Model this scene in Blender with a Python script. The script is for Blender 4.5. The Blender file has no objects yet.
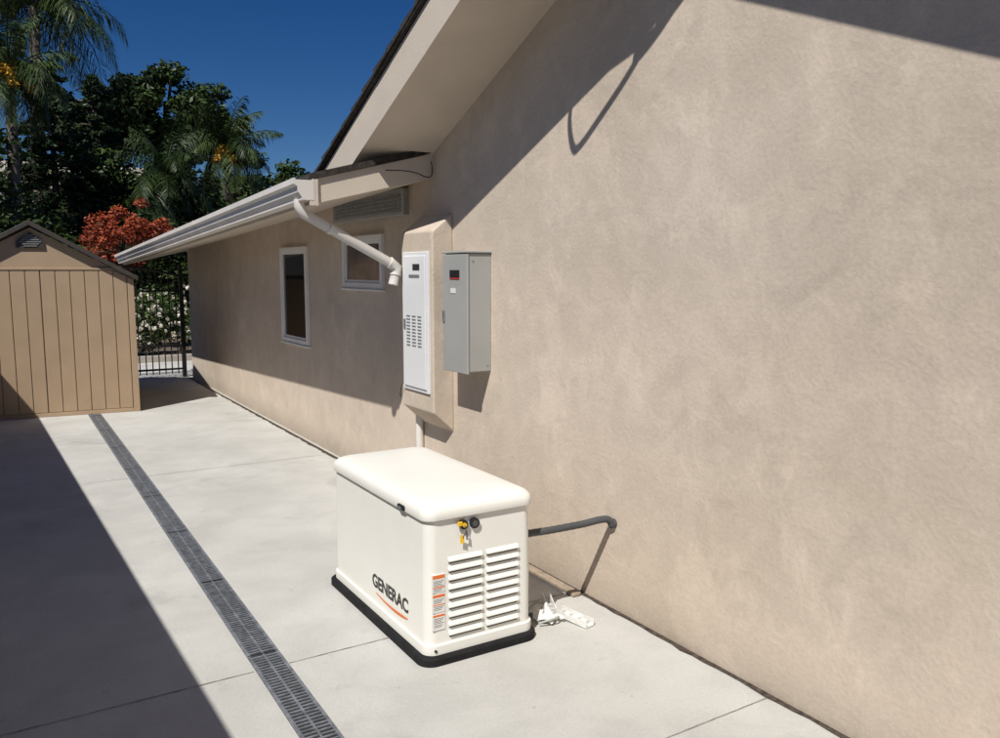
import bpy, bmesh, math, random
import numpy as np
from mathutils import Vector, Matrix
random.seed(7); rng=np.random.default_rng(7)
S=bpy.context.scene
S.view_settings.view_transform='Standard'; S.view_settings.look='None'; S.view_settings.exposure=0
COL=S.collection

# ---------------------------------------------------------------- materials
def newmat(name):
    m=bpy.data.materials.new(name); m.use_nodes=True
    nt=m.node_tree; b=nt.nodes['Principled BSDF']
    return m,nt,b
def L(nt,a,b): nt.links.new(a,b)
def mat(name,col,rough=.6,var=.12,scale=6,bump=0,bscale=60,metal=0,spec=.4,dist=.01):
    m,nt,b=newmat(name); N=nt.nodes
    geo=N.new('ShaderNodeNewGeometry')
    n=N.new('ShaderNodeTexNoise'); n.inputs['Scale'].default_value=scale; n.inputs['Detail'].default_value=3
    L(nt,geo.outputs['Position'],n.inputs['Vector'])
    r=N.new('ShaderNodeMapRange'); r.inputs['From Min'].default_value=.3; r.inputs['From Max'].default_value=.7
    r.inputs['To Min'].default_value=1-var; r.inputs['To Max'].default_value=1+var
    L(nt,n.outputs['Fac'],r.inputs['Value'])
    mx=N.new('ShaderNodeVectorMath'); mx.operation='SCALE'; mx.inputs[0].default_value=col
    L(nt,r.outputs['Result'],mx.inputs['Scale']); L(nt,mx.outputs['Vector'],b.inputs['Base Color'])
    b.inputs['Roughness'].default_value=rough; b.inputs['Metallic'].default_value=metal
    b.inputs['Specular IOR Level'].default_value=spec
    if bump:
        n2=N.new('ShaderNodeTexNoise'); n2.inputs['Scale'].default_value=bscale; n2.inputs['Detail'].default_value=3
        L(nt,geo.outputs['Position'],n2.inputs['Vector'])
        bp=N.new('ShaderNodeBump'); bp.inputs['Strength'].default_value=bump; bp.inputs['Distance'].default_value=dist
        L(nt,n2.outputs['Fac'],bp.inputs['Height']); L(nt,bp.outputs['Normal'],b.inputs['Normal'])
    return m

def surf(name):
    m,nt,b=newmat(name); N=nt.nodes
    geo=N.new('ShaderNodeNewGeometry')
    def noise(sc,det=4,rough=.5,dis=0,vec=None):
        n=N.new('ShaderNodeTexNoise'); n.inputs['Scale'].default_value=sc; n.inputs['Detail'].default_value=det
        n.inputs['Roughness'].default_value=rough; n.inputs['Distortion'].default_value=dis
        L(nt,vec or geo.outputs['Position'],n.inputs['Vector']); return n.outputs['Fac']
    def darken(prev,src,lo,hi,a,c):
        r=N.new('ShaderNodeMapRange'); r.interpolation_type='SMOOTHSTEP'
        r.inputs['From Min'].default_value=lo; r.inputs['From Max'].default_value=hi
        r.inputs['To Min'].default_value=a; r.inputs['To Max'].default_value=c
        L(nt,src,r.inputs['Value'])
        v=N.new('ShaderNodeVectorMath'); v.operation='SCALE'; L(nt,prev,v.inputs[0]); L(nt,r.outputs['Result'],v.inputs['Scale'])
        return v.outputs['Vector']
    def ramp(src,p0,c0,p1,c1):
        cr=N.new('ShaderNodeValToRGB'); e=cr.color_ramp.elements
        e[0].position=p0; e[0].color=(*c0,1); e[1].position=p1; e[1].color=(*c1,1)
        L(nt,src,cr.inputs['Fac']); return cr.outputs['Color']
    def bump(src,st,dist):
        bp=N.new('ShaderNodeBump'); bp.inputs['Strength'].default_value=st; bp.inputs['Distance'].default_value=dist
        L(nt,src,bp.inputs['Height']); L(nt,bp.outputs['Normal'],b.inputs['Normal'])
    return m,nt,b,N,geo,noise,darken,ramp,bump

def stucco():
    m,nt,b,N,geo,noise,darken,ramp,bump=surf('stucco')
    c=ramp(noise(.9,3,.55,.3),.36,(.535,.45,.36),.64,(.60,.51,.42))
    tro=noise(5.5,4,.55,.7)
    c=darken(c,tro,.40,.62,.96,1.025)
    mp=N.new('ShaderNodeMapping'); mp.inputs['Scale'].default_value=(1,1,.6); mp.inputs['Rotation'].default_value=(.6,0,0)
    L(nt,geo.outputs['Position'],mp.inputs['Vector'])
    c=darken(c,noise(2.6,6,.68,.35,mp.outputs['Vector']),.53,.62,1,1.085)
    c=darken(c,noise(1.5,6,.68,.6),.55,.64,1,.92)
    fine=noise(55,3,.6)
    c=darken(c,fine,.3,.7,.965,1.035)
    sx=N.new('ShaderNodeSeparateXYZ'); L(nt,geo.outputs['Position'],sx.inputs[0])
    ad=N.new('ShaderNodeMath'); ad.operation='MULTIPLY_ADD'; L(nt,tro,ad.inputs[0]); ad.inputs[1].default_value=-.25; L(nt,sx.outputs['Z'],ad.inputs[2])
    c=darken(c,ad.outputs[0],-.12,.12,.80,1)
    vo=N.new('ShaderNodeTexVoronoi'); vo.inputs['Scale'].default_value=2.1; L(nt,geo.outputs['Position'],vo.inputs['Vector'])
    c=darken(c,vo.outputs['Distance'],.010,.022,.7,1)
    L(nt,c,b.inputs['Base Color'])
    b.inputs['Roughness'].default_value=.85; b.inputs['Specular IOR Level'].default_value=.15
    ms=N.new('ShaderNodeMath'); ms.operation='MULTIPLY_ADD'; L(nt,tro,ms.inputs[0]); ms.inputs[1].default_value=2.5; L(nt,fine,ms.inputs[2])
    bump(ms.outputs[0],.35,.005)
    return m

def concrete():
    m,nt,b,N,geo,noise,darken,ramp,bump=surf('concrete')
    c=ramp(noise(.6,4,.6,.5),.32,(.465,.455,.425),.68,(.555,.545,.515))
    c=darken(c,noise(2.4,5,.65,.4),.35,.65,.93,1.03)
    c=darken(c,noise(1.3,5,.65,.6),.55,.68,1,.86)
    fine=noise(80,3,.6)
    c=darken(c,fine,.3,.7,.95,1.04)
    c=darken(c,noise(9,4,.7),.64,.72,1,.82)
    L(nt,c,b.inputs['Base Color'])
    b.inputs['Roughness'].default_value=.8; b.inputs['Specular IOR Level'].default_value=.2
    bump(fine,.25,.004)
    return m

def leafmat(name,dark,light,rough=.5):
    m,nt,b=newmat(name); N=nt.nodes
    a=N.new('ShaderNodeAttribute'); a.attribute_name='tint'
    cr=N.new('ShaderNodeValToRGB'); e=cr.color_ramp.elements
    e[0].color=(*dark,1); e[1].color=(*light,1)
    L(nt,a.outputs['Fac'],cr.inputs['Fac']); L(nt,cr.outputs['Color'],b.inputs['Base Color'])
    b.inputs['Roughness'].default_value=rough; b.inputs['Specular IOR Level'].default_value=.25
    return m

M=dict(
 stucco=stucco(), concrete=concrete(),
 trim=mat('trim_paint',(.59,.51,.42),.6,.05,4,.15,80),
 white=mat('white_paint',(.78,.77,.74),.45,.04,5),
 gutter=mat('gutter_paint',(.68,.64,.59),.5,.07,3),
 shingle=mat('shingle',(.036,.030,.025),.9,.4,25,.6,60),
 glass=mat('window_glass',(.008,.010,.012),.05,.1,3,spec=.6),
 glass2=mat('window_glass_reflection',(.13,.10,.085),.12,.4,5,spec=.7),  # brownish reflection painted into the pane colour
 gen=mat('cream_enamel',(.79,.775,.715),.42,.03,3,.05,300,spec=.45,dist=.001),
 genshade=mat('louver_slot_shade',(.10,.095,.08),.7,.1),
 black=mat('black_plastic',(.015,.015,.016),.45,.2),
 pad=mat('black_composite_base',(.014,.014,.015),.75,.3,20,spec=.2),
 yellow=mat('yellow_plastic',(.75,.45,.02),.4,.05),
 orange=mat('orange_print',(.75,.17,.03),.5,.03),
 red=mat('red_print',(.5,.03,.02),.5,.03),
 ink=mat('ink',(.03,.03,.03),.5,.02),
 labelw=mat('label_paper',(.75,.74,.7),.45,.03),
 panel=mat('panel_enamel',(.72,.73,.73),.4,.04,3),
 slot=mat('slot_shade',(.16,.16,.16),.7,.1),
 grey=mat('grey_enamel',(.35,.35,.33),.45,.05,3),
 conduit=mat('flex_conduit',(.07,.072,.075),.5,.1),
 steel=mat('galvanized_steel',(.26,.28,.31),.45,.35,30,metal=.5),
 dark=mat('dark_gap',(.02,.018,.016),.95,.3,20),
 joint=mat('joint_shade',(.26,.245,.22),.95,.4,14),
 dirt=mat('dirt_gap',(.07,.052,.04),.95,.6,40,.8,60),
 shed=mat('shed_resin',(.37,.265,.17),.6,.05,4,.1,120),
 shedroof=mat('shed_roof_resin',(.045,.038,.032),.7,.2,10),
 iron=mat('black_iron',(.012,.012,.012),.45,.1),
 block=mat('block',(.35,.31,.27),.9,.15,5,.3,40),
 soil=mat('soil',(.13,.10,.07),.95,.4,3,.8,20),
 wood=mat('weathered_wood',(.30,.24,.18),.85,.3,15),
 pvc=mat('white_plastic',(.70,.70,.67),.4,.12,20),
 bark=mat('bark',(.11,.085,.065),.9,.35,8,.8,20),
 palmbark=mat('palm_bark',(.15,.125,.10),.9,.3,6,.8,20),
 roofw=mat('white_house_paint',(.7,.68,.65),.7,.05),
)
M['leaf']=leafmat('leaf_dark',(.009,.020,.005),(.055,.090,.022))
M['pine']=leafmat('pine_needles',(.006,.015,.006),(.036,.064,.020))
M['palm']=leafmat('palm_frond',(.012,.026,.007),(.085,.125,.038),.45)
M['redleaf']=leafmat('red_leaf',(.12,.016,.009),(.46,.10,.04))
M['rose']=leafmat('rose_petals',(.55,.50,.36),(.85,.83,.75))
M['fruit']=leafmat('palm_fruit',(.40,.20,.02),(.7,.42,.06))
M['hedge']=leafmat('hedge_leaf',(.009,.020,.005),(.055,.085,.020))
M['rosegreen']=leafmat('rose_leaf',(.02,.04,.01),(.10,.15,.04))

# ---------------------------------------------------------------- helpers
def empty(name,loc=(0,0,0)):
    o=bpy.data.objects.new(name,None); o.location=loc; COL.objects.link(o); return o
def adopt(o,p):
    if p is not None:
        o.parent=p; o.matrix_parent_inverse=Matrix.Translation(p.location).inverted()
def mesh(name,vs,fs,m,parent=None,smooth=False,bevel=0,seg=2):
    me=bpy.data.meshes.new(name); me.from_pydata([tuple(v) for v in vs],[],fs); me.update()
    bm=bmesh.new(); bm.from_mesh(me); bmesh.ops.recalc_face_normals(bm,faces=bm.faces); bm.to_mesh(me); bm.free()
    me.materials.append(m)
    o=bpy.data.objects.new(name,me); COL.objects.link(o)
    if smooth:
        for p in me.polygons: p.use_smooth=True
    if bevel:
        b=o.modifiers.new('b','BEVEL'); b.width=bevel; b.segments=seg; b.limit_method='ANGLE'
    adopt(o,parent); return o
BF=[(0,1,3,2),(4,6,7,5),(0,4,5,1),(2,3,7,6),(0,2,6,4),(1,5,7,3)]
def bv(x0,x1,y0,y1,z0,z1): return [(x,y,z) for x in(x0,x1) for y in(y0,y1) for z in(z0,z1)]
def box(name,x0,x1,y0,y1,z0,z1,m,parent=None,bevel=0,seg=2): return mesh(name,bv(x0,x1,y0,y1,z0,z1),BF,m,parent,False,bevel,seg)
def boxes(name,lst,m,parent=None,bevel=0):
    vs=[];fs=[]
    for b in lst:
        o=len(vs); vs+=bv(*b) if len(b)==6 else list(b); fs+=[tuple(i+o for i in f) for f in BF]
    return mesh(name,vs,fs,m,parent,False,bevel)
def prism_x(name,poly,x0,x1,m,parent=None,bevel=0):
    n=len(poly); vs=[(x0,y,z) for y,z in poly]+[(x1,y,z) for y,z in poly]
    fs=[tuple(range(n)),tuple(range(2*n-1,n-1,-1))]+[(i,(i+1)%n,n+(i+1)%n,n+i) for i in range(n)]
    return mesh(name,vs,fs,m,parent,False,bevel)
def tube(name,pts,r,m,parent=None,spline='POLY',res=6):
    c=bpy.data.curves.new(name,'CURVE'); c.dimensions='3D'; c.bevel_depth=r; c.bevel_resolution=res//2+1; c.use_fill_caps=True
    if spline=='POLY':
        s=c.splines.new('POLY'); s.points.add(len(pts)-1)
        for i,p in enumerate(pts): s.points[i].co=(*p,1)
    else:
        s=c.splines.new('NURBS'); s.points.add(len(pts)-1)
        for i,p in enumerate(pts): s.points[i].co=(*p,1)
        s.order_u=3; s.use_endpoint_u=True; s.resolution_u=8
    c.materials.append(m); o=bpy.data.objects.new(name,c); COL.objects.link(o); adopt(o,parent); return o
def rr(x0,x1,y0,y1,r,z,seg=7):
    out=[]
    for cx,cy,a0 in((x1-r,y1-r,0),(x0+r,y1-r,90),(x0+r,y0+r,180),(x1-r,y0+r,270)):
        for i in range(seg+1):
            a=math.radians(a0+90*i/seg); out.append((cx+r*math.cos(a),cy+r*math.sin(a),z))
    return out
def loft(name,loops,m,parent=None,smooth=True):
    n=len(loops[0]); vs=[p for l in loops for p in l]; fs=[]
    for k in range(len(loops)-1):
        for i in range(n):
            j=(i+1)%n; fs.append((k*n+i,k*n+j,(k+1)*n+j,(k+1)*n+i))
    fs.append(tuple(range(n-1,-1,-1))); fs.append(tuple((len(loops)-1)*n+i for i in range(n)))
    o=mesh(name,vs,fs,m,parent,smooth)
    if smooth: o.data.set_sharp_from_angle(angle=math.radians(38))
    return o
def cyl(name,p0,p1,r,m,parent=None,r1=None,n=24):
    p0=Vector(p0);p1=Vector(p1); d=(p1-p0).normalized(); a=d.orthogonal().normalized(); b=d.cross(a)
    r1=r if r1 is None else r1
    l0=[p0+(a*math.cos(t)+b*math.sin(t))*r for t in [2*math.pi*i/n for i in range(n)]]
    l1=[p1+(a*math.cos(t)+b*math.sin(t))*r1 for t in [2*math.pi*i/n for i in range(n)]]
    return loft(name,[l0,l1],m,parent)

# ---------------------------------------------------------------- foliage
def leaves_np(centers,radii,n,size,flat=.5,asp=.45):
    k=len(centers); c=np.repeat(centers,n,0); r=np.repeat(radii,n,0); N=k*n
    d=rng.normal(size=(N,3)); d/=np.linalg.norm(d,axis=1)[:,None]
    rad=rng.uniform(.35,1,N)**.6
    p=c+d*r*rad[:,None]
    a=rng.normal(size=(N,3)); a[:,2]*=flat; a/=np.linalg.norm(a,axis=1)[:,None]
    b=np.cross(a,d+rng.normal(size=(N,3))*.6); b/=np.linalg.norm(b,axis=1)[:,None]+1e-9
    s=size*rng.uniform(.6,1.4,N)[:,None]
    v=np.stack([p-a*s,p+b*s*asp,p+a*s,p-b*s*asp],1)
    ct=np.repeat(rng.uniform(0,.45,k),n)
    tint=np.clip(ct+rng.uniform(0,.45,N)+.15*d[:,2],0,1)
    return v,tint
def quads(name,vlist,tlist,m,parent=None):
    v=np.concatenate(vlist).astype(np.float32); t=np.concatenate(tlist).astype(np.float32); n=len(v)
    me=bpy.data.meshes.new(name); me.vertices.add(n*4); me.vertices.foreach_set('co',v.reshape(-1))
    me.loops.add(n*4); me.loops.foreach_set('vertex_index',np.arange(n*4,dtype=np.int32))
    me.polygons.add(n); me.polygons.foreach_set('loop_start',np.arange(0,n*4,4,dtype=np.int32))
    me.polygons.foreach_set('loop_total',np.full(n,4,dtype=np.int32))
    a=me.attributes.new('tint','FLOAT','FACE'); a.data.foreach_set('value',t)
    me.materials.append(m); me.update(calc_edges=True)
    o=bpy.data.objects.new(name,me); COL.objects.link(o); adopt(o,parent); return o
def limb(path,r0,r1,n=9):
    loops=[]
    for i,p in enumerate(path):
        p=Vector(p); q=Vector(path[min(i+1,len(path)-1)])-Vector(path[max(i-1,0)]); q.normalize()
        a=q.cross(Vector((.3,1,.1))).normalized(); b=q.cross(a); r=r0+(r1-r0)*i/(len(path)-1)
        loops.append([p+(a*math.cos(t)+b*math.sin(t))*r for t in [2*math.pi*j/n for j in range(n)]])
    return loops
def multi_limb(name,limbs,m,parent):
    vs=[];fs=[]
    for loops in limbs:
        o=len(vs); n=len(loops[0]); vs+=[p for l in loops for p in l]
        for k in range(len(loops)-1):
            for i in range(n):
                j=(i+1)%n; fs.append((o+k*n+i,o+k*n+j,o+(k+1)*n+j,o+(k+1)*n+i))
        fs.append(tuple(o+(len(loops)-1)*n+i for i in range(n)))
    return mesh(name,vs,fs,m,parent,True)
def broad_tree(name,base,cz,rx,rz,m,nclump=70,nleaf=160,lsize=.16,trunk=.22,crad=(.5,.95),fl=.62):
    x,y=base; e=empty(name,(x,y,0)); cen=[];limbs=[]
    limbs.append(limb([(x,y,0),(x+.1*trunk*5,y,cz*.35),(x-.1*trunk*5,y+.1,cz*.7),(x,y,cz+rz*.3)],trunk,trunk*.35))
    for i in range(nclump):
        d=rng.normal(size=3); d/=np.linalg.norm(d); q=rng.uniform(.25,1)**.5
        az=math.atan2(d[1],d[0]); jag=1+.22*math.sin(3*az+base[0])+.12*math.sin(5*d[2]*3+base[1])
        c=np.array([x+d[0]*rx*q*jag,y+d[1]*rx*q,cz+d[2]*rz*q*jag]); cen.append(c)
        if i%4==0: limbs.append(limb([(x,y,cz-rz*.7),((x+c[0])/2,(y+c[1])/2,(cz-rz*.3+c[2])/2),tuple(c)],trunk*.35,.03*trunk*5,6))
    cen=np.array(cen); rad=rng.uniform(crad[0],crad[1],(nclump,1))*np.array([[1,1,fl]])
    v,t=leaves_np(cen,rad,nleaf,lsize)
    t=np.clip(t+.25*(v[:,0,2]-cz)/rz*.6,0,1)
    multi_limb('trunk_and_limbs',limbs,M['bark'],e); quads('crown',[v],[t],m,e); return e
def palm(name,base,h,R,nf=34,fruit=False,trunk=.16,lean=.2,droop=1.0):
    x,y=base; e=empty(name,(x,y,0)); top=np.array([x+lean,y,h])
    multi_limb('trunk',[limb([(x,y,0),(x+lean*.2,y,h*.4),(x+lean*.7,y,h*.75),tuple(top)],trunk*1.3,trunk*.8,12)],M['palmbark'],e)
    V=[];T=[];spines=[]
    for f in range(nf):
        az=f*2.399+random.uniform(-.3,.3); el=math.radians(random.uniform(-30,78) if f>4 else 80)
        Lf=R*random.uniform(.75,1.2); pos=top.copy(); a=el; pts=[pos.copy()]; ns=16
        sag=random.uniform(.8,1.5)*droop
        for s in range(ns):
            a-=sag*(1.7/ns)*(.4+1.2*s/ns)*(math.cos(el)*.6+.4)
            a=max(a,math.radians(-85))
            pos=pos+np.array([math.cos(az)*math.cos(a),math.sin(az)*math.cos(a),math.sin(a)])*Lf/ns; pts.append(pos.copy())
        spines.append(limb([tuple(p) for p in pts[::2]],.025,.008,4))
        side=np.array([-math.sin(az),math.cos(az),0]); tint=random.uniform(.0,.75)
        P=np.array(pts); q=np.linspace(.1,1,60)
        for j,u in enumerate(q):
            idx=u*ns; i0=min(int(idx),ns-1); p=P[i0]+(P[i0+1]-P[i0])*(idx-i0); fw=(P[i0+1]-P[i0]); fw/=np.linalg.norm(fw)
            ll=R*.27*math.sin(math.pi*min(.15+u*.85,1))**.6*random.uniform(.7,1.15)+.05
            for sg in(-1,1):
                d=side*sg*random.uniform(.5,.9)+fw*.45+np.array([0,0,-random.uniform(-.1,1.1)]); d/=np.linalg.norm(d)
                w=fw*.011*R**.3
                t2=p+d*ll+np.array([0,0,-ll*.3])
                m_=p+d*ll*.5
                V.append([p-w,m_-w*1.2,t2,m_+w*1.2]); T.append(min(1,max(0,tint+random.uniform(-.15,.2))))
    multi_limb('frond_stems',spines,M['palm'],e)
    quads('fronds',[np.array(V)],[np.array(T)],M['palm'],e)
    if fruit:
        cs=[];
        for k in range(3):
            az=-2.3+k*.8
            for s in range(6): cs.append(top+np.array([math.cos(az)*(.25+.07*s),math.sin(az)*(.25+.07*s),.05-.09*s]))
        v,t=leaves_np(np.array(cs),np.full((len(cs),3),.15),70,.05); quads('fruit_cluster',[v],[t],M['fruit'],e)
    return e
def conifer(name,base,h,R,m,z0=.6,layers=26):
    x,y=base; e=empty(name,(x,y,0)); limbs=[limb([(x,y,0),(x,y,h*.5),(x,y,h)],.2,.02)]
    C=[];RR=[]
    for l in range(layers):
        u=l/(layers-1); z=z0+(h-z0)*u; r=R*(1-u)**.75*random.uniform(.75,1.15)+.08
        nb=int(5+9*(1-u))
        for b in range(nb):
            az=random.uniform(0,6.283); rl=r*random.uniform(.6,1.2)
            tip=(x+math.cos(az)*rl,y+math.sin(az)*rl,z-.22*rl+random.uniform(-.15,.15))
            limbs.append(limb([(x,y,z),((x+tip[0])/2,(y+tip[1])/2,z+.03*rl),tip],.03,.008,4))
            for s in(.35,.6,.85,1.0):
                C.append([x+(tip[0]-x)*s,y+(tip[1]-y)*s,z+(tip[2]-z)*s*s]); q=.10+.15*rl*(1.15-s); RR.append([q*1.3,q*1.3,q*.6])
    v,t=leaves_np(np.array(C),np.array(RR),34,.09,.7,.28)
    multi_limb('trunk_and_limbs',limbs,M['bark'],e); quads('needles',[v],[t],m,e); return e

# ---------------------------------------------------------------- ground
mesh('ground',[(-400,-400,-.012),(400,-400,-.012),(400,600,-.012),(-400,600,-.012)],[(0,1,2,3)],M['soil'])
mesh('concrete_patio',[(-6,-10,0),(6,-10,0),(6,16.2,0),(-6,16.2,0)],[(0,1,2,3)],M['concrete'])
def wavy_joint(xa,xb,y,w):
    vs=[];n=60
    for i in range(n+1):
        x=xa+(xb-xa)*i/n; j=random.uniform(-.001,.001); ww=w*random.uniform(.6,1.3)
        vs+=[(x,y-ww/2+j,.003),(x,y+ww/2+j,.003)]
    return vs,[(2*i,2*i+2,2*i+3,2*i+1) for i in range(n)]
vs=[];fs=[]
for xa,xb,y,w in((.99,2.53,2.08,.005),(.99,2.53,3.37,.005),(.99,2.53,7.2,.005),(-.6,.84,3.37,.005),(-.6,.84,7.2,.005),(.99,2.53,10.9,.005)):
    v,f=wavy_joint(xa,xb,y,w); o=len(vs); vs+=v; fs+=[tuple(i+o for i in q) for q in f]
mesh('pavement_joints',vs,fs,M['joint'])
vs=[];n=260
for i in range(n+1):
    y=-4+17.6*i/n; w=.016+.012*abs(math.sin(i*1.7)*math.sin(i*.37))+random.uniform(0,.012)
    vs+=[(2.56-w,y,.004),(2.57,y,.004)]
mesh('wall_base_gap',vs,[(2*i,2*i+1,2*i+3,2*i+2) for i in range(n)],M['dirt'])

# trench drain
D=empty('trench_drain',(.915,5,0)); y0,y1=-1.5,10.66
x0,x1=.848,.982
box('channel',x0,x1,y0,y1,.001,.005,M['dark'],D)
bl=[(x0,x0+.012,y0,y1,.006,.012),(x1-.012,x1,y0,y1,.006,.012),(.911,.919,y0,y1,.0055,.011)]
y=y0
while y<y1:
    bl.append((x0+.012,x1-.012,y,y+.009,.0058,.0105)); y+=.025
boxes('grate',bl,M['steel'],D)
sl=[]; y=y0
while y<y1: sl.append((x0+.002,x1-.002,y-.002,y+.002,.0125,.0135)); y+=1.0
boxes('grate_joints',sl,M['dark'],D)

# ---------------------------------------------------------------- house
H=empty('stucco_house',(4,5,0))
XW=2.56; SL=.43
zs=lambda y: 2.50+SL*(4.97-y) if y>=2.28 else 2.50+SL*(4.97-(4.56-y))
prism_x('gable_wall',[(-.41,0),(5.35,0),(5.35,2.40),(4.97,2.52),(2.28,zs(2.28)+.02),(-.41,2.52)],XW,8.5,M['stucco'],H)
drop=lambda y:(y-5.04)*.0375
vs=[(2.6,5.3,0),(8.4,5.3,0),(8.4,13.57,0),(2.6,13.57,0),(2.6,5.3,2.38),(8.4,5.3,2.38),(8.4,13.57,2.38-drop(13.57)),(2.6,13.57,2.38-drop(13.57))]
F8=[(0,3,2,1),(4,5,6,7),(0,1,5,4),(1,2,6,5),(2,3,7,6),(3,0,4,7)]
mesh('wing_wall',vs,F8,M['stucco'],H)
mesh('rear_wall',[(XW,-6,0),(8.4,-6,0),(8.4,-.41,0),(XW,-.41,0),(XW,-6,2.38),(8.4,-6,2.38),(8.4,-.41,2.38),(XW,-.41,2.38)],F8,M['stucco'],H)
pl=[(5.25,zs(5.25)),(2.28,zs(2.28)),(-.69,zs(5.25)),(-1.26,zs(5.25)+.005),(2.28,zs(2.28)+.25),(5.82,zs(5.25)+.005)]
prism_x('gable_roof_eaves',pl,2.06,9.0,M['trim'],H)
a=.25;b=.285
pl=[(5.86,zs(5.82)+a),(2.28,zs(2.28)+a),(-1.30,zs(5.82)+a),(-1.30,zs(5.82)+b),(2.28,zs(2.28)+b+.003),(5.86,zs(5.82)+b)]
prism_x('gable_shingles',pl,2.035,9.03,M['shingle'],H)
bt=[]; y=5.9
while y>2.4:
    ya_,yb_=y,y-.20; z0_=zs(ya_)+b; z1_=zs(yb_)+b; lf=.018+random.uniform(0,.006); xo=2.022+random.uniform(0,.008)
    bt.append([(xo,ya_,z0_-.012),(xo,ya_,z0_+lf),(xo,yb_,z1_-.012),(xo,yb_,z1_+.004),(8.9,ya_,z0_-.012),(8.9,ya_,z0_+lf),(8.9,yb_,z1_-.012),(8.9,yb_,z1_+.004)]); y-=.19
boxes('shingle_courses',bt,M['shingle'],H)
def wing(name,ya,yb,d0,d1,par):
    xo,xr=1.73,5.4; s=.25
    def ring(y,d): return [(xo,y,2.11-d),(xr,y,2.11+s*(xr-xo)-d),(9.2,y,2.11-d),(9.2,y,2.26-d),(xr,y,2.30+s*(xr-xo)-d),(xo,y,2.26-d)]
    v=ring(ya,d0)+ring(yb,d1); f=[(0,1,4,5),(1,2,3,4),(6,7,10,11),(7,8,9,10)]+[(i,(i+1)%6,6+(i+1)%6,6+i) for i in range(6)]
    mesh(name,v,f,M['trim'],par)
    xo-=.03
    def ring2(y,d): return [(xo,y,2.262-d-.0075),(xr,y,2.302+s*(xr-xo)-d),(9.23,y,2.26-d),(9.23,y,2.30-d),(xr,y,2.345+s*(xr-xo)-d),(xo,y,2.293-d)]
    v=ring2(ya-.02,d0)+ring2(yb+.02,d1); mesh(name+'_shingles',v,f,M['shingle'],par)
wing('wing_roof',5.04,13.95,0,drop(13.95),H)
wing('rear_wing_roof',-6.4,-.49,0,0,H)
G=[(1.60,0),(1.60,-.035),(1.622,-.05),(1.628,-.085),(1.65,-.115),(1.65,-.13),(1.728,-.13),(1.728,0),(1.715,0),(1.715,-.01),(1.612,-.01),(1.612,0)]
def gut(name,ya,yb,za,zb,par):
    n=len(G); vs=[(x,ya,za+z) for x,z in G]+[(x,yb,zb+z) for x,z in G]
    fs=[tuple(range(n)),tuple(range(2*n-1,n-1,-1))]+[(i,(i+1)%n,n+(i+1)%n,n+i) for i in range(n)]
    return mesh(name,vs,fs,M['gutter'],par)
gut('gutter',5.02,13.9,2.262,2.262-drop(13.9),H)
boxes('gutter_seams',[(1.597,1.601,y,y+.03,2.262-drop(y)-.036,2.264-drop(y)) for y in(8.0,11.0)],M['gutter'],H)
tube('downspout',[(1.665,5.13,2.14),(1.665,5.13,2.10),(1.69,5.13,2.055),(2.33,5.22,1.745),(2.365,5.225,1.70),(2.34,5.22,1.60)],.034,M['gutter'],H)
tube('downspout_elbow',[(2.31,5.217,1.755),(2.37,5.225,1.715),(2.358,5.222,1.665)],.041,M['gutter'],H)
tube('downspout_band',[(1.86,5.154,1.973),(1.885,5.158,1.961)],.038,M['gutter'],H)
boxes('fascia_corner_block',[(1.70,1.755,5.022,5.037,2.10,2.262)],M['trim'],H)
tube('eave_cable',[(2.2,4.995,2.34),(2.38,5.0,2.355),(2.52,5.0,2.30),(2.555,5.02,2.36),(2.53,5.0,2.42)],.0035,M['black'],H,'NURBS')
def window(name,ya,yb,za,zb,X,gl,bar=None):
    w=empty(name,(X,(ya+yb)/2,za)); f=.045
    boxes('frame',[(X-.03,X+.01,ya,ya+f,za,zb),(X-.03,X+.01,yb-f,yb,za,zb),(X-.0295,X+.01,ya+f,yb-f,za,za+f),(X-.0295,X+.01,ya+f,yb-f,zb-f,zb)],M['white'],w,.004)
    box('sill',X-.04,X+.01,ya-.01,yb+.01,za-.018,za-.001,M['white'],w,.004)
    q=f
    boxes('sash',[(X-.016,X+.008,ya+q,ya+q+.025,za+q,zb-q),(X-.016,X+.008,yb-q-.025,yb-q,za+q,zb-q),(X-.0155,X+.008,ya+q+.025,yb-q-.025,za+q,za+q+.025),(X-.0155,X+.008,ya+q+.025,yb-q-.025,zb-q-.025,zb-q)]+([ (X-.015,X+.008,(ya+yb)/2-.014,(ya+yb)/2+.014,za+q+.025,zb-q-.025)] if bar else []),M['white'],w,.002)
    mesh('glass',[(X-.006,ya+q,za+q),(X-.006,yb-q,za+q),(X-.006,yb-q,zb-q),(X-.006,ya+q,zb-q)],[(0,1,2,3)],gl,w)
    w.parent=H; w.matrix_parent_inverse=Matrix.Translation(H.location).inverted()
window('window',7.78,8.62,.96,1.93,2.6,M['glass'])
window('window_small',5.95,6.80,1.55,1.98,2.6,M['glass2'])
V=empty('eave_vent',(2.58,6,2.2))
box('vent_frame',2.555,2.61,5.5,6.95,2.10,2.29,M['grey'],V,.004)
boxes('vent_slats',[(2.545,2.556,5.54,6.91,2.125+i*.028,2.137+i*.028) for i in range(5)],M['steel'],V)
V.parent=H; V.matrix_parent_inverse=Matrix.Translation(H.location).inverted()

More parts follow.
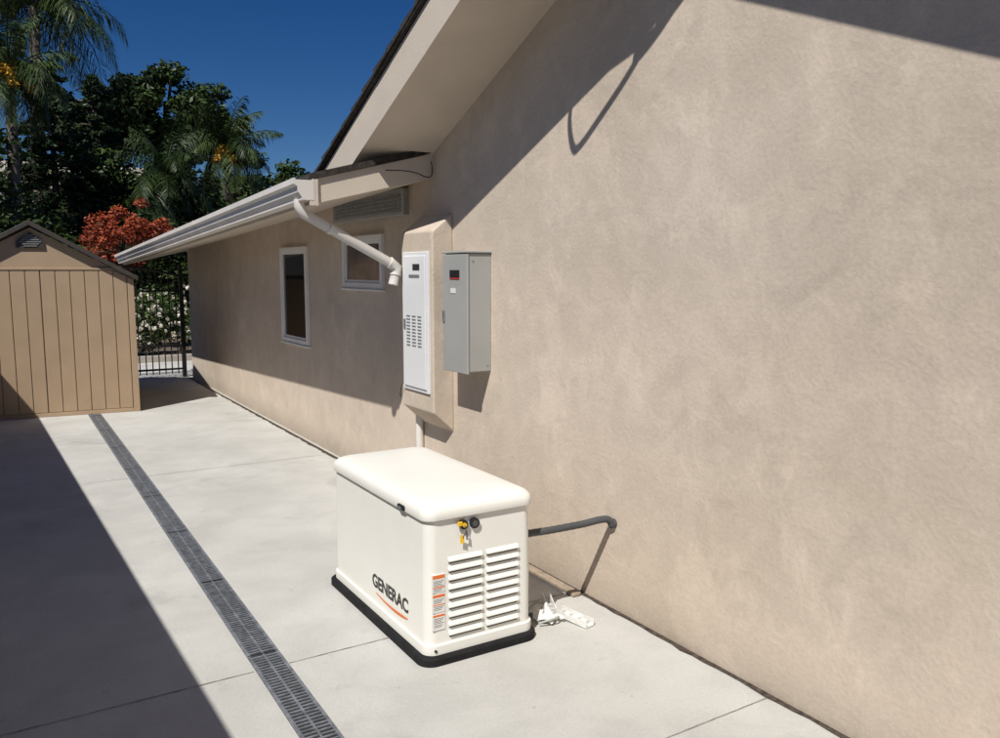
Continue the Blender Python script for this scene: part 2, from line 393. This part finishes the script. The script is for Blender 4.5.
ya,yb=4.76,5.23
vs=[(2.563,ya,.62),(2.563,yb,.62),(2.563,ya,2.07),(2.563,yb,2.07),(2.41,ya,.76),(2.41,yb,.76),(2.41,ya,1.95),(2.41,yb,1.95)]
mesh('panel_surround',vs,[(0,1,3,2),(4,6,7,5),(0,4,5,1),(2,3,7,6),(0,2,6,4),(1,5,7,3)],M['stucco'],H,False,.012,3)
PN=empty('electrical_panel',(2.4,5,.9)); X=2.41
box('cover',X-.014,X+.004,4.80,5.185,.885,1.82,M['panel'],PN,.004)
box('door',X-.024,X-.0135,4.825,5.16,.91,1.795,M['panel'],PN,.005)
box('meter_window',X-.027,X-.0235,4.90,5.0,1.70,1.74,M['black'],PN)
box('meter_label',X-.0262,X-.0238,4.905,5.06,1.65,1.67,M['slot'],PN)
sl=[]
for c in range(3):
    for r_ in range(10):
        yy=4.88+c*.085; zz=1.19+r_*.022
        sl.append((X-.0265,X-.0235,yy,yy+.055,zz,zz+.008))
boxes('louver_slots',sl,M['slot'],PN)
box('latch',X-.03,X-.0235,5.12,5.145,1.3,1.37,M['steel'],PN,.003)
tube('riser_conduit',[(2.53,5.22,.72),(2.53,5.22,0)],.028,M['gutter'],PN)
tube('seal_wire',[(2.39,5.19,.92),(2.375,5.215,.86),(2.385,5.20,.80),(2.38,5.225,.84)],.0025,M['black'],PN,'NURBS')
T=empty('transfer_switch_box',(2.48,4.4,1.1))
box('case',2.405,2.5605,4.275,4.575,1.085,1.80,M['grey'],T,.006)
box('door',2.390,2.4045,4.268,4.582,1.075,1.795,M['grey'],T,.004)
box('rain_cap',2.386,2.5607,4.264,4.586,1.801,1.814,M['grey'],T,.004)
box('brand_plate',2.386,2.3898,4.36,4.48,1.655,1.70,M['black'],T)
box('brand_line',2.3855,2.3898,4.36,4.48,1.646,1.6535,M['red'],T)
box('label',2.3868,2.3898,4.41,4.47,1.56,1.59,M['labelw'],T)
box('hasp',2.381,2.3898,4.55,4.572,1.38,1.45,M['steel'],T,.003)
boxes('side_screws',[(2.43,2.438,4.2715,4.2755,1.75,1.758),(2.53,2.538,4.2715,4.2755,1.12,1.128)],M['steel'],T)
tube('nipple',[(2.50,4.57,1.25),(2.50,4.77,1.25)],.02,M['grey'],T)

C=empty('unseen_shadow_loop',(2.05,3.1,3.2))  # unseen loop, added and shaped to cast the crescent shadow on the wall
tube('shadow_loop',[(2.045,2.26,3.70),(2.03,2.42,3.60),(2.02,2.56,3.57),(2.02,2.85,3.50),(2.02,3.07,3.42),(2.02,3.10,3.30),(2.02,3.06,3.15),(2.02,3.00,3.17),(2.02,2.84,3.29),(2.03,2.62,3.45),(2.045,2.5,3.56)],.014,M['black'],C,'NURBS')
tube('shadow_loop_2',[(2.045,2.30,3.70),(2.03,2.45,3.57),(2.03,2.60,3.50)],.022,M['black'],C,'NURBS')

# ---------------------------------------------------------------- generator
GN=empty('standby_generator',(1.77,3.62,0))
gx0,gx1,gy0,gy1=1.492,2.043,3.03,4.165
loft('base_pad',[rr(gx0-.03,gx1+.02,gy0-.03,gy1+.03,.07,.0),rr(gx0-.03,gx1+.02,gy0-.03,gy1+.03,.07,.030),rr(gx0-.022,gx1+.014,gy0-.022,gy1+.02,.06,.038)],M['pad'],GN)
def gl(z,i,r=.05): return rr(gx0+i,gx1-i,gy0+i,gy1-i,r,z,9)
loft('base_skirt',[gl(.038,.0),gl(.040,-.006,.055),gl(.080,-.006,.055),gl(.084,-.002,.052)],M['gen'],GN)
loft('body',[gl(.081,.004),gl(.30,.003),gl(.50,.005),gl(.632,.008)],M['gen'],GN)
loft('lid_gap',[gl(.628,.010),gl(.645,.010)],M['black'],GN)
loft('lid',[gl(.641,.004),gl(.638,-.006,.06),gl(.642,-.008,.062),gl(.668,-.007,.062),gl(.684,-.002,.062),gl(.697,.010,.066),gl(.706,.026,.07),gl(.7125,.055,.08),gl(.7170,.10,.08),gl(.7200,.15,.06),gl(.7215,.20,.04)],M['gen'],GN)
dk=[];hood=[]
for c0,c1 in((1.597,1.768),(1.788,1.957)):
    for i in range(9):
        z=.100+i*.0415
        dk.append((c0+.004,c1-.004,gy0+.0005,gy0+.01,z+.004,z+.022))
        f=gy0+.004; o_=gy0-.008
        hood.append([(c0,o_,z+.015),(c0,o_,z+.021),(c0,f,z+.024),(c0,f,z+.038),(c1,o_,z+.015),(c1,o_,z+.021),(c1,f,z+.024),(c1,f,z+.038)])
boxes('louver_shade_slabs',dk,M['genshade'],GN,.003)  # dark slabs on the face, painted in for shade inside the louvers
boxes('louver_hoods',hood,M['gen'],GN,.002)
cyl('lock_bezel',(1.672,gy0+.01,.603),(1.672,gy0-.012,.603),.020,M['black'],GN)
cyl('lock_core',(1.672,gy0-.010,.603),(1.672,gy0-.018,.603),.010,M['yellow'],GN)
cyl('port_bezel',(1.728,gy0+.01,.600),(1.728,gy0-.008,.600),.023,M['black'],GN)
cyl('port_core',(1.728,gy0-.007,.600),(1.728,gy0-.010,.600),.014,M['conduit'],GN)
box('lock_tab',1.640,1.662,gy0-.016,gy0-.004,.600,.620,M['yellow'],GN,.003)
tube('key_string',[(1.672,gy0-.02,.60),(1.675,gy0-.022,.575),(1.66,gy0-.02,.55)],.002,M['ink'],GN)
mesh('key_tag',[(1.650,gy0-.012,.56),(1.664,gy0-.020,.562),(1.668,gy0-.018,.525),(1.652,gy0-.010,.52)],[(0,1,2,3)],M['yellow'],GN)
mesh('key_blade',[(1.676,gy0-.014,.575),(1.684,gy0-.018,.575),(1.688,gy0-.018,.535),(1.680,gy0-.012,.535)],[(0,1,2,3)],M['steel'],GN)
boxes('side_latch',[(gx0-.018,gx0+.003,3.22,3.29,.640,.664)],M['black'],GN,.008)
box('latch_face',gx0-.0205,gx0-.0175,3.24,3.272,.647,.657,M['steel'],GN)
cyl('drain_plug',(1.53,gy0+.005,.06),(1.53,gy0-.010,.06),.006,M['black'],GN)
lb=gy0+.0015; dl=-.055
lx0,lx1=1.520,1.580
boxes('warning_labels',[(lx0,lx1,lb-.0015,lb+.02,.375+dl,.455+dl),(lx0,lx1,lb-.0015,lb+.02,.285+dl,.368+dl),(lx0,lx1,lb-.0015,lb+.02,.205+dl,.278+dl)],M['labelw'],GN)
boxes('warning_label_bands',[(lx0+.002,lx1-.002,lb-.0022,lb+.008,z0+dl,z1+dl) for z0,z1 in((.437,.452),(.395,.400),(.353,.365),(.318,.322),(.266,.275))],M['orange'],GN)
boxes('warning_label_text',[(lx0+.006,lx1-.006-(i%3)*.006,lb-.0021,lb+.008,z+dl,z+.0022+dl) for i,z in enumerate([.425,.418,.411,.404,.388,.381,.342,.335,.328,.31,.303,.296,.256,.249,.242,.235,.226,.219])],M['slot'],GN)
tc=bpy.data.curves.new('logo','FONT'); tc.body='GENERAC'; tc.size=.088; tc.extrude=.0006; tc.offset=.0026; tc.space_character=.98
tc.materials.append(M['ink']); to=bpy.data.objects.new('logo',tc); COL.objects.link(to)
to.matrix_world=Matrix(((0,0,-1,gx0+.0025),(-1,0,0,3.635),(0,1,0,.165),(0,0,0,1)))
bpy.context.view_layer.update(); w=to.dimensions.x
mw=to.matrix_world@Matrix.Diagonal((.41/max(w,.01),1,1,1)); to.matrix_world=mw
to.parent=GN; to.matrix_parent_inverse=Matrix.Translation(GN.location).inverted(); to.matrix_world=mw
vs=[];n=16
for i in range(n+1):
    t=i/n; y=3.59-.36*t; zc=.138-.010*math.sin(t*math.pi); w=.004+.011*t*(1-t**6)
    vs+=[(gx0+.0015,y,zc-w),(gx0+.0015,y,zc+w*.3)]
mesh('logo_swoosh',vs,[(2*i,2*i+1,2*i+3,2*i+2) for i in range(n)],M['orange'],GN)

CD=empty('flexible_conduit',(2.3,3.12,.46))
pts=[Vector((2.04,3.14,.462)),Vector((2.2,3.13,.458)),Vector((2.38,3.105,.466)),Vector((2.47,3.09,.477)),Vector((2.515,3.085,.476)),Vector((2.535,3.083,.462)),Vector((2.545,3.083,.44))]
path=[]
for i in range(len(pts)-1):
    for k in range(10): path.append(pts[i].lerp(pts[i+1],k/10))
path.append(pts[-1])
for _ in range(6): path=[path[0]]+[(path[i-1]+path[i]*2+path[i+1])/4 for i in range(1,len(path)-1)]+[path[-1]]
loops=[]
for i,p in enumerate(path):
    d=(path[min(i+1,len(path)-1)]-path[max(i-1,0)]).normalized(); a=d.cross(Vector((0,1,0))).normalized(); b_=a.cross(d); r=.017+.0012*(i%2)
    loops.append([p+(a*math.cos(t)+b_*math.sin(t))*r for t in [2*math.pi*j/16 for j in range(16)]])
loft('hose',loops,M['conduit'],CD)
cyl('wall_fitting',(2.54,3.083,.447),(2.566,3.083,.447),.024,M['conduit'],CD)
cyl('unit_fitting',(2.035,3.14,.462),(2.070,3.138,.461),.027,M['black'],CD)

P=empty('plastic_bracket_scrap',(2.28,3.1,0))
def chan(name,c,ang,L_,w,h,tilt,m,par,t=.004,ribs=4):
    R=Matrix.Translation(c)@Matrix.Rotation(math.radians(ang),4,'Z')@Matrix.Rotation(math.radians(tilt),4,'X')
    vs=[];fs=[]
    for b in([-w/2,w/2,0,L_,0,t],[-w/2,-w/2+t,0,L_,t,h],[w/2-t,w/2,0,L_,t,h]):
        o=len(vs); vs+=[R@Vector(v) for v in bv(*b)]; fs+=[tuple(i+o for i in f) for f in BF]
    for k in range(ribs):
        b=[-w/2+t,w/2-t,L_*(.12+k*.25),L_*(.12+k*.25)+t,t,h*.7]; o=len(vs); vs+=[R@Vector(v) for v in bv(*b)]; fs+=[tuple(i+o for i in f) for f in BF]
    return mesh(name,vs,fs,m,par)
chan('channel_piece',(2.33,2.97,.003),14,.20,.06,.03,3,M['pvc'],P)
chan('channel_piece_2',(2.24,3.16,.006),-20,.14,.04,.045,14,M['pvc'],P,.004,2)
chan('channel_piece_3',(2.14,3.20,.004),35,.12,.05,.02,6,M['grey'],P,.004,1)
B=empty('crumpled_wrapper',(2.18,3.15,0))
bm=bmesh.new(); bmesh.ops.create_grid(bm,x_segments=30,y_segments=30,size=1)
for v in bm.verts:
    x,y=v.co.x,v.co.y; h=abs(math.sin(3.1*x+1.7*y))*.04+abs(math.sin(5*y-2.3*x+1))*.03+abs(math.sin(9*x+4*y))*.012
    v.co=Vector((2.19+.055*x+.015*math.sin(4*y),3.16+.075*y+.012*math.sin(5*x),.006+h*(1-.6*max(abs(x),abs(y)))))
me=bpy.data.meshes.new('wrap'); bm.to_mesh(me); bm.free(); me.materials.append(M['labelw']); o=bpy.data.objects.new('wrapper_body',me); COL.objects.link(o); adopt(o,B)
tube('tie_strap',[(2.12,3.10,.02),(2.2,3.05,.05),(2.25,3.12,.02),(2.2,3.25,.09),(2.12,3.22,.02)],.005,M['grey'],B,'NURBS')
box('wood_board',2.475,2.525,3.30,3.80,.004,.022,M['wood'],None,.003)

# ---------------------------------------------------------------- shed
SH=empty('storage_shed',(1.42,10.66,0)); Rz=Matrix.Translation((1.42,10.66,0))@Matrix.Rotation(math.radians(-6.5),4,'Z')
W=2.10; DP=2.1; he=1.60; hr=2.20; s_=(hr-he)/(W/2)
def shmesh(name,vs,fs,m,bevel=0):
    return mesh(name,[Rz@Vector((-v[0],v[1],v[2])) for v in vs],fs,m,SH,False,bevel)
poly=[(0,0),(W,0),(W,he),(W/2,hr-.02),(0,he)]
vs=[(x,.02,z) for x,z in poly]+[(x,DP,z) for x,z in poly]
shmesh('shell',vs,[(0,1,2,3,4),(9,8,7,6,5)]+[(i,(i+1)%5,5+(i+1)%5,5+i) for i in range(5)],M['shed'])
vs=[];fs=[]
def ab(b):
    o=len(vs); vs.extend(bv(*b)); fs.extend([tuple(i+o for i in f) for f in BF])
zc=lambda x: min(1.695,he+s_*min(x,W-x)-.015)
def ab2(xa,xb,ya,yb,z0):
    o=len(vs); vs.extend([(xa,ya,z0),(xa,ya,zc(xa)),(xa,yb,z0),(xa,yb,zc(xa)),(xb,ya,z0),(xb,ya,zc(xb)),(xb,yb,z0),(xb,yb,zc(xb))]); fs.extend([tuple(i+o for i in f) for f in BF])
ab2(0,.07,-.004,.019,0); ab2(W-.07,W,-.004,.019,0)
pw=(W-.14)/13
for i in range(13):
    x=.07+i*pw; g_=.0035+(.004 if i in(0,6,) else 0)
    ab2(x+g_,x+pw-.0035,.004,.019,.05)
ab((.0705,W-.0705,.002,.0195,0,.046))
shmesh('ribbed_front',vs,fs,M['shed'],.005)
vs=[];fs=[]; ab((.22,W-.22,-.004,.0198,1.70,1.725)); shmesh('gable_band',vs,fs,M['shed'],.004)
ov=.05
pts=[(-ov,he-s_*ov),(W/2,hr),(W+ov,he-s_*ov),(W+ov,he-s_*ov+.055),(W/2,hr+.06),(-ov,he-s_*ov+.055)]
vs=[(x,-.08,z) for x,z in pts]+[(x,DP+.08,z) for x,z in pts]
shmesh('roof',vs,[(0,1,4,5),(1,2,3,4),(6,7,10,11),(7,8,9,10)]+[(i,(i+1)%6,6+(i+1)%6,6+i) for i in range(6)],M['shedroof'],.006)
vs=[];fs=[]
for i in range(6):
    z=1.965+i*.024; w=.11*(1-abs(i-2)/5)
    ab((W/2-w,W/2+w,-.012,.019,z,z+.013))
shmesh('gable_vent',vs,fs,M['slot'])
q=[(W/2-.14,1.95),(W/2+.14,1.95),(W/2+.13,2.03),(W/2,2.13),(W/2-.13,2.03)]
vs=[(x,-.004,z) for x,z in q]+[(x,.019,z) for x,z in q]
shmesh('gable_vent_back',vs,[(0,1,2,3,4),(9,8,7,6,5)]+[(i,(i+1)%5,5+(i+1)%5,5+i) for i in range(5)],M['shedroof'])

# ---------------------------------------------------------------- gate
GT=empty('iron_gate',(1.8,13.75,0)); gl_=[]; gy=13.78
for i in range(20):
    x=.72+i*.095
    t=(x-.7)/1.85; top=1.62+.14*math.sin(math.pi*t)
    gl_.append((x-.008,x+.008,gy-.008,gy+.008,.06,top))
gl_+=[(.66,.72,gy-.03,gy+.03,0,1.78),(2.49,2.55,gy-.03,gy+.03,0,1.78),(.72,2.49,gy-.015,gy+.015,.12,.15),(.72,2.49,gy-.015,gy+.015,1.36,1.39),(.72,2.49,gy-.014,gy+.014,.50,.525)]
boxes('bars_and_rails',gl_,M['iron'],GT)
tube('arched_rail',[(.70,gy,1.60),(1.1,gy,1.70),(1.6,gy,1.76),(2.1,gy,1.72),(2.52,gy,1.60)],.018,M['iron'],GT,'NURBS')
for i in range(9):
    cx=.86+i*.19; tube('scroll_ring',[(cx+.05*math.cos(a),gy,1.46+.05*math.sin(a)) for a in [k*math.pi/6 for k in range(13)]],.006,M['iron'],GT)
def wallpt(y): return -.93+(9.83-y)*.0372
W_=empty('block_wall',(-.9,2,0))
def wseg(ya,yb,z0,z1,ins):
    xa,xb=wallpt(ya),wallpt(yb)
    return [(xa-.2+ins,ya,z0),(xa-.2+ins,ya,z1),(xb-.2+ins,yb,z0),(xb-.2+ins,yb,z1),(xa-ins,ya,z0),(xa-ins,ya,z1),(xb-ins,yb,z0),(xb-ins,yb,z1)]
bl=[]
for r_ in range(9):
    y=-8-(.2 if r_%2 else 0)
    while y<14: bl.append(wseg(y+.005,y+.395,r_*.212+.004,r_*.212+.206,0)); y+=.4
boxes('blocks',bl,M['block'],W_)
boxes('mortar',[wseg(-8,14,0,1.90,.006)],M['block'],W_)
boxes('cap',[wseg(-8.1,14.1,1.90,2.0,-.012)],M['block'],W_)

# ---------------------------------------------------------------- planting beyond
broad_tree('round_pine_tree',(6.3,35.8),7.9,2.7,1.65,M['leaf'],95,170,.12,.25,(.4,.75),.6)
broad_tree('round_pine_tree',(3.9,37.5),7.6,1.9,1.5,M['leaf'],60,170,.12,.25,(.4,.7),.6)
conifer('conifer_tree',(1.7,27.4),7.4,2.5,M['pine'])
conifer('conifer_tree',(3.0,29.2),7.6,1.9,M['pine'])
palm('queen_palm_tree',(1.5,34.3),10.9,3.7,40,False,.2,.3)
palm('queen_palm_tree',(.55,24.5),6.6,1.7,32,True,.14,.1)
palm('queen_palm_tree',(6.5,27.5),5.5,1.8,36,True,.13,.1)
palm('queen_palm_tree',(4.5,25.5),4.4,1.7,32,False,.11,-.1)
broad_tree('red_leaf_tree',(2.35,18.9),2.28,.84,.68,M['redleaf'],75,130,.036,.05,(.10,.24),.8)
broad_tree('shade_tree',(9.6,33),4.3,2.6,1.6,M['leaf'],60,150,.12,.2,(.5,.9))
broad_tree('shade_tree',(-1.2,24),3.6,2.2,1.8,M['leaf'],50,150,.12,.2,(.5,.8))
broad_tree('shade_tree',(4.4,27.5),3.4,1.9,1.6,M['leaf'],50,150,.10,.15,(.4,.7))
def hedge(name,x0,x1,y,z,depth,n,m,nl=130,ls=.09,r=.45):
    c=np.stack([rng.uniform(x0,x1,n),rng.uniform(y,y+depth,n),rng.uniform(.1,z,n)*rng.uniform(.75,1,n)],1)
    v,t=leaves_np(c,np.full((n,3),r)*rng.uniform(.7,1.2,(n,1)),nl,ls); v[:,:,2]=np.maximum(v[:,:,2],0)
    return quads(name,[v],[t],m)
hedge('distant_foliage',-6,18,38,6.0,3,380,M['hedge'],100,.19,1.0)
hedge('hedge',-1,8,22,2.9,1.5,240,M['hedge'],130,.09,.5)
RB=empty('rose_bush',(2.6,17.4,0))
n=70; c=np.stack([rng.uniform(1.0,4.6,n),rng.uniform(16.9,18.2,n),rng.uniform(.25,1.25,n)],1)
v,t=leaves_np(c,np.full((n,3),.26),150,.04); v[:,:,2]=np.maximum(v[:,:,2],0); quads('foliage',[v],[t],M['rosegreen'],RB)
n=230; c=np.stack([rng.uniform(1.0,4.6,n),rng.uniform(16.6,17.3,n),rng.uniform(.3,1.45,n)],1)
v,t=leaves_np(c,rng.uniform(.02,.05,(n,1))*np.ones((1,3)),20,.028,.8,.8); quads('blossoms',[v],[t],M['rose'],RB)
multi_limb('stems',[limb([(1.3+i*.3,17.4,0),(1.3+i*.3+.1,17.4,.6)],.02,.01,5) for i in range(11)],M['bark'],RB)
boxes('garden_kerb',[(.2,6,16.2,16.35,-.01,.12)],M['block'],None,.01)
NH=empty('distant_house',(6,48,0))
box('walls',1,9,46,52,0,5.6,M['roofw'],NH)
prism_x('roof',[(45.5,5.6),(52.5,5.6),(49,7.2)],.6,9.4,M['block'],NH)

# ---------------------------------------------------------------- light
d=Vector((1,.74,-1.58)).normalized()
sun=bpy.data.lights.new('sun','SUN'); sun.energy=5.0; sun.angle=math.radians(.5); sun.color=(1,.97,.915)
so=bpy.data.objects.new('sun',sun); so.rotation_euler=d.to_track_quat('-Z','Y').to_euler(); so.location=(-5,-5,9); COL.objects.link(so)
wd=bpy.data.worlds.new('World'); S.world=wd; wd.use_nodes=True; nt=wd.node_tree
sk=nt.nodes.new('ShaderNodeTexSky'); sk.sky_type='NISHITA'; sk.sun_disc=False
sk.sun_elevation=math.radians(51.8); sk.sun_rotation=math.radians(233.5); sk.air_density=1.0; sk.dust_density=0; sk.ozone_density=5; sk.altitude=1500
hs=nt.nodes.new('ShaderNodeHueSaturation'); hs.inputs['Saturation'].default_value=1.3; hs.inputs['Hue'].default_value=.51
bg=nt.nodes['Background']; bg.inputs['Strength'].default_value=.052; nt.links.new(sk.outputs[0],hs.inputs['Color']); nt.links.new(hs.outputs['Color'],bg.inputs['Color'])

cam=bpy.data.cameras.new('camera'); cam.lens=29.52; cam.sensor_width=36; cam.clip_end=2000; cam.clip_start=.05
co=bpy.data.objects.new('camera',cam); co.location=(0,0,1.7); co.rotation_euler=(math.radians(90-6.88),0,math.radians(-31.54)); COL.objects.link(co); S.camera=co
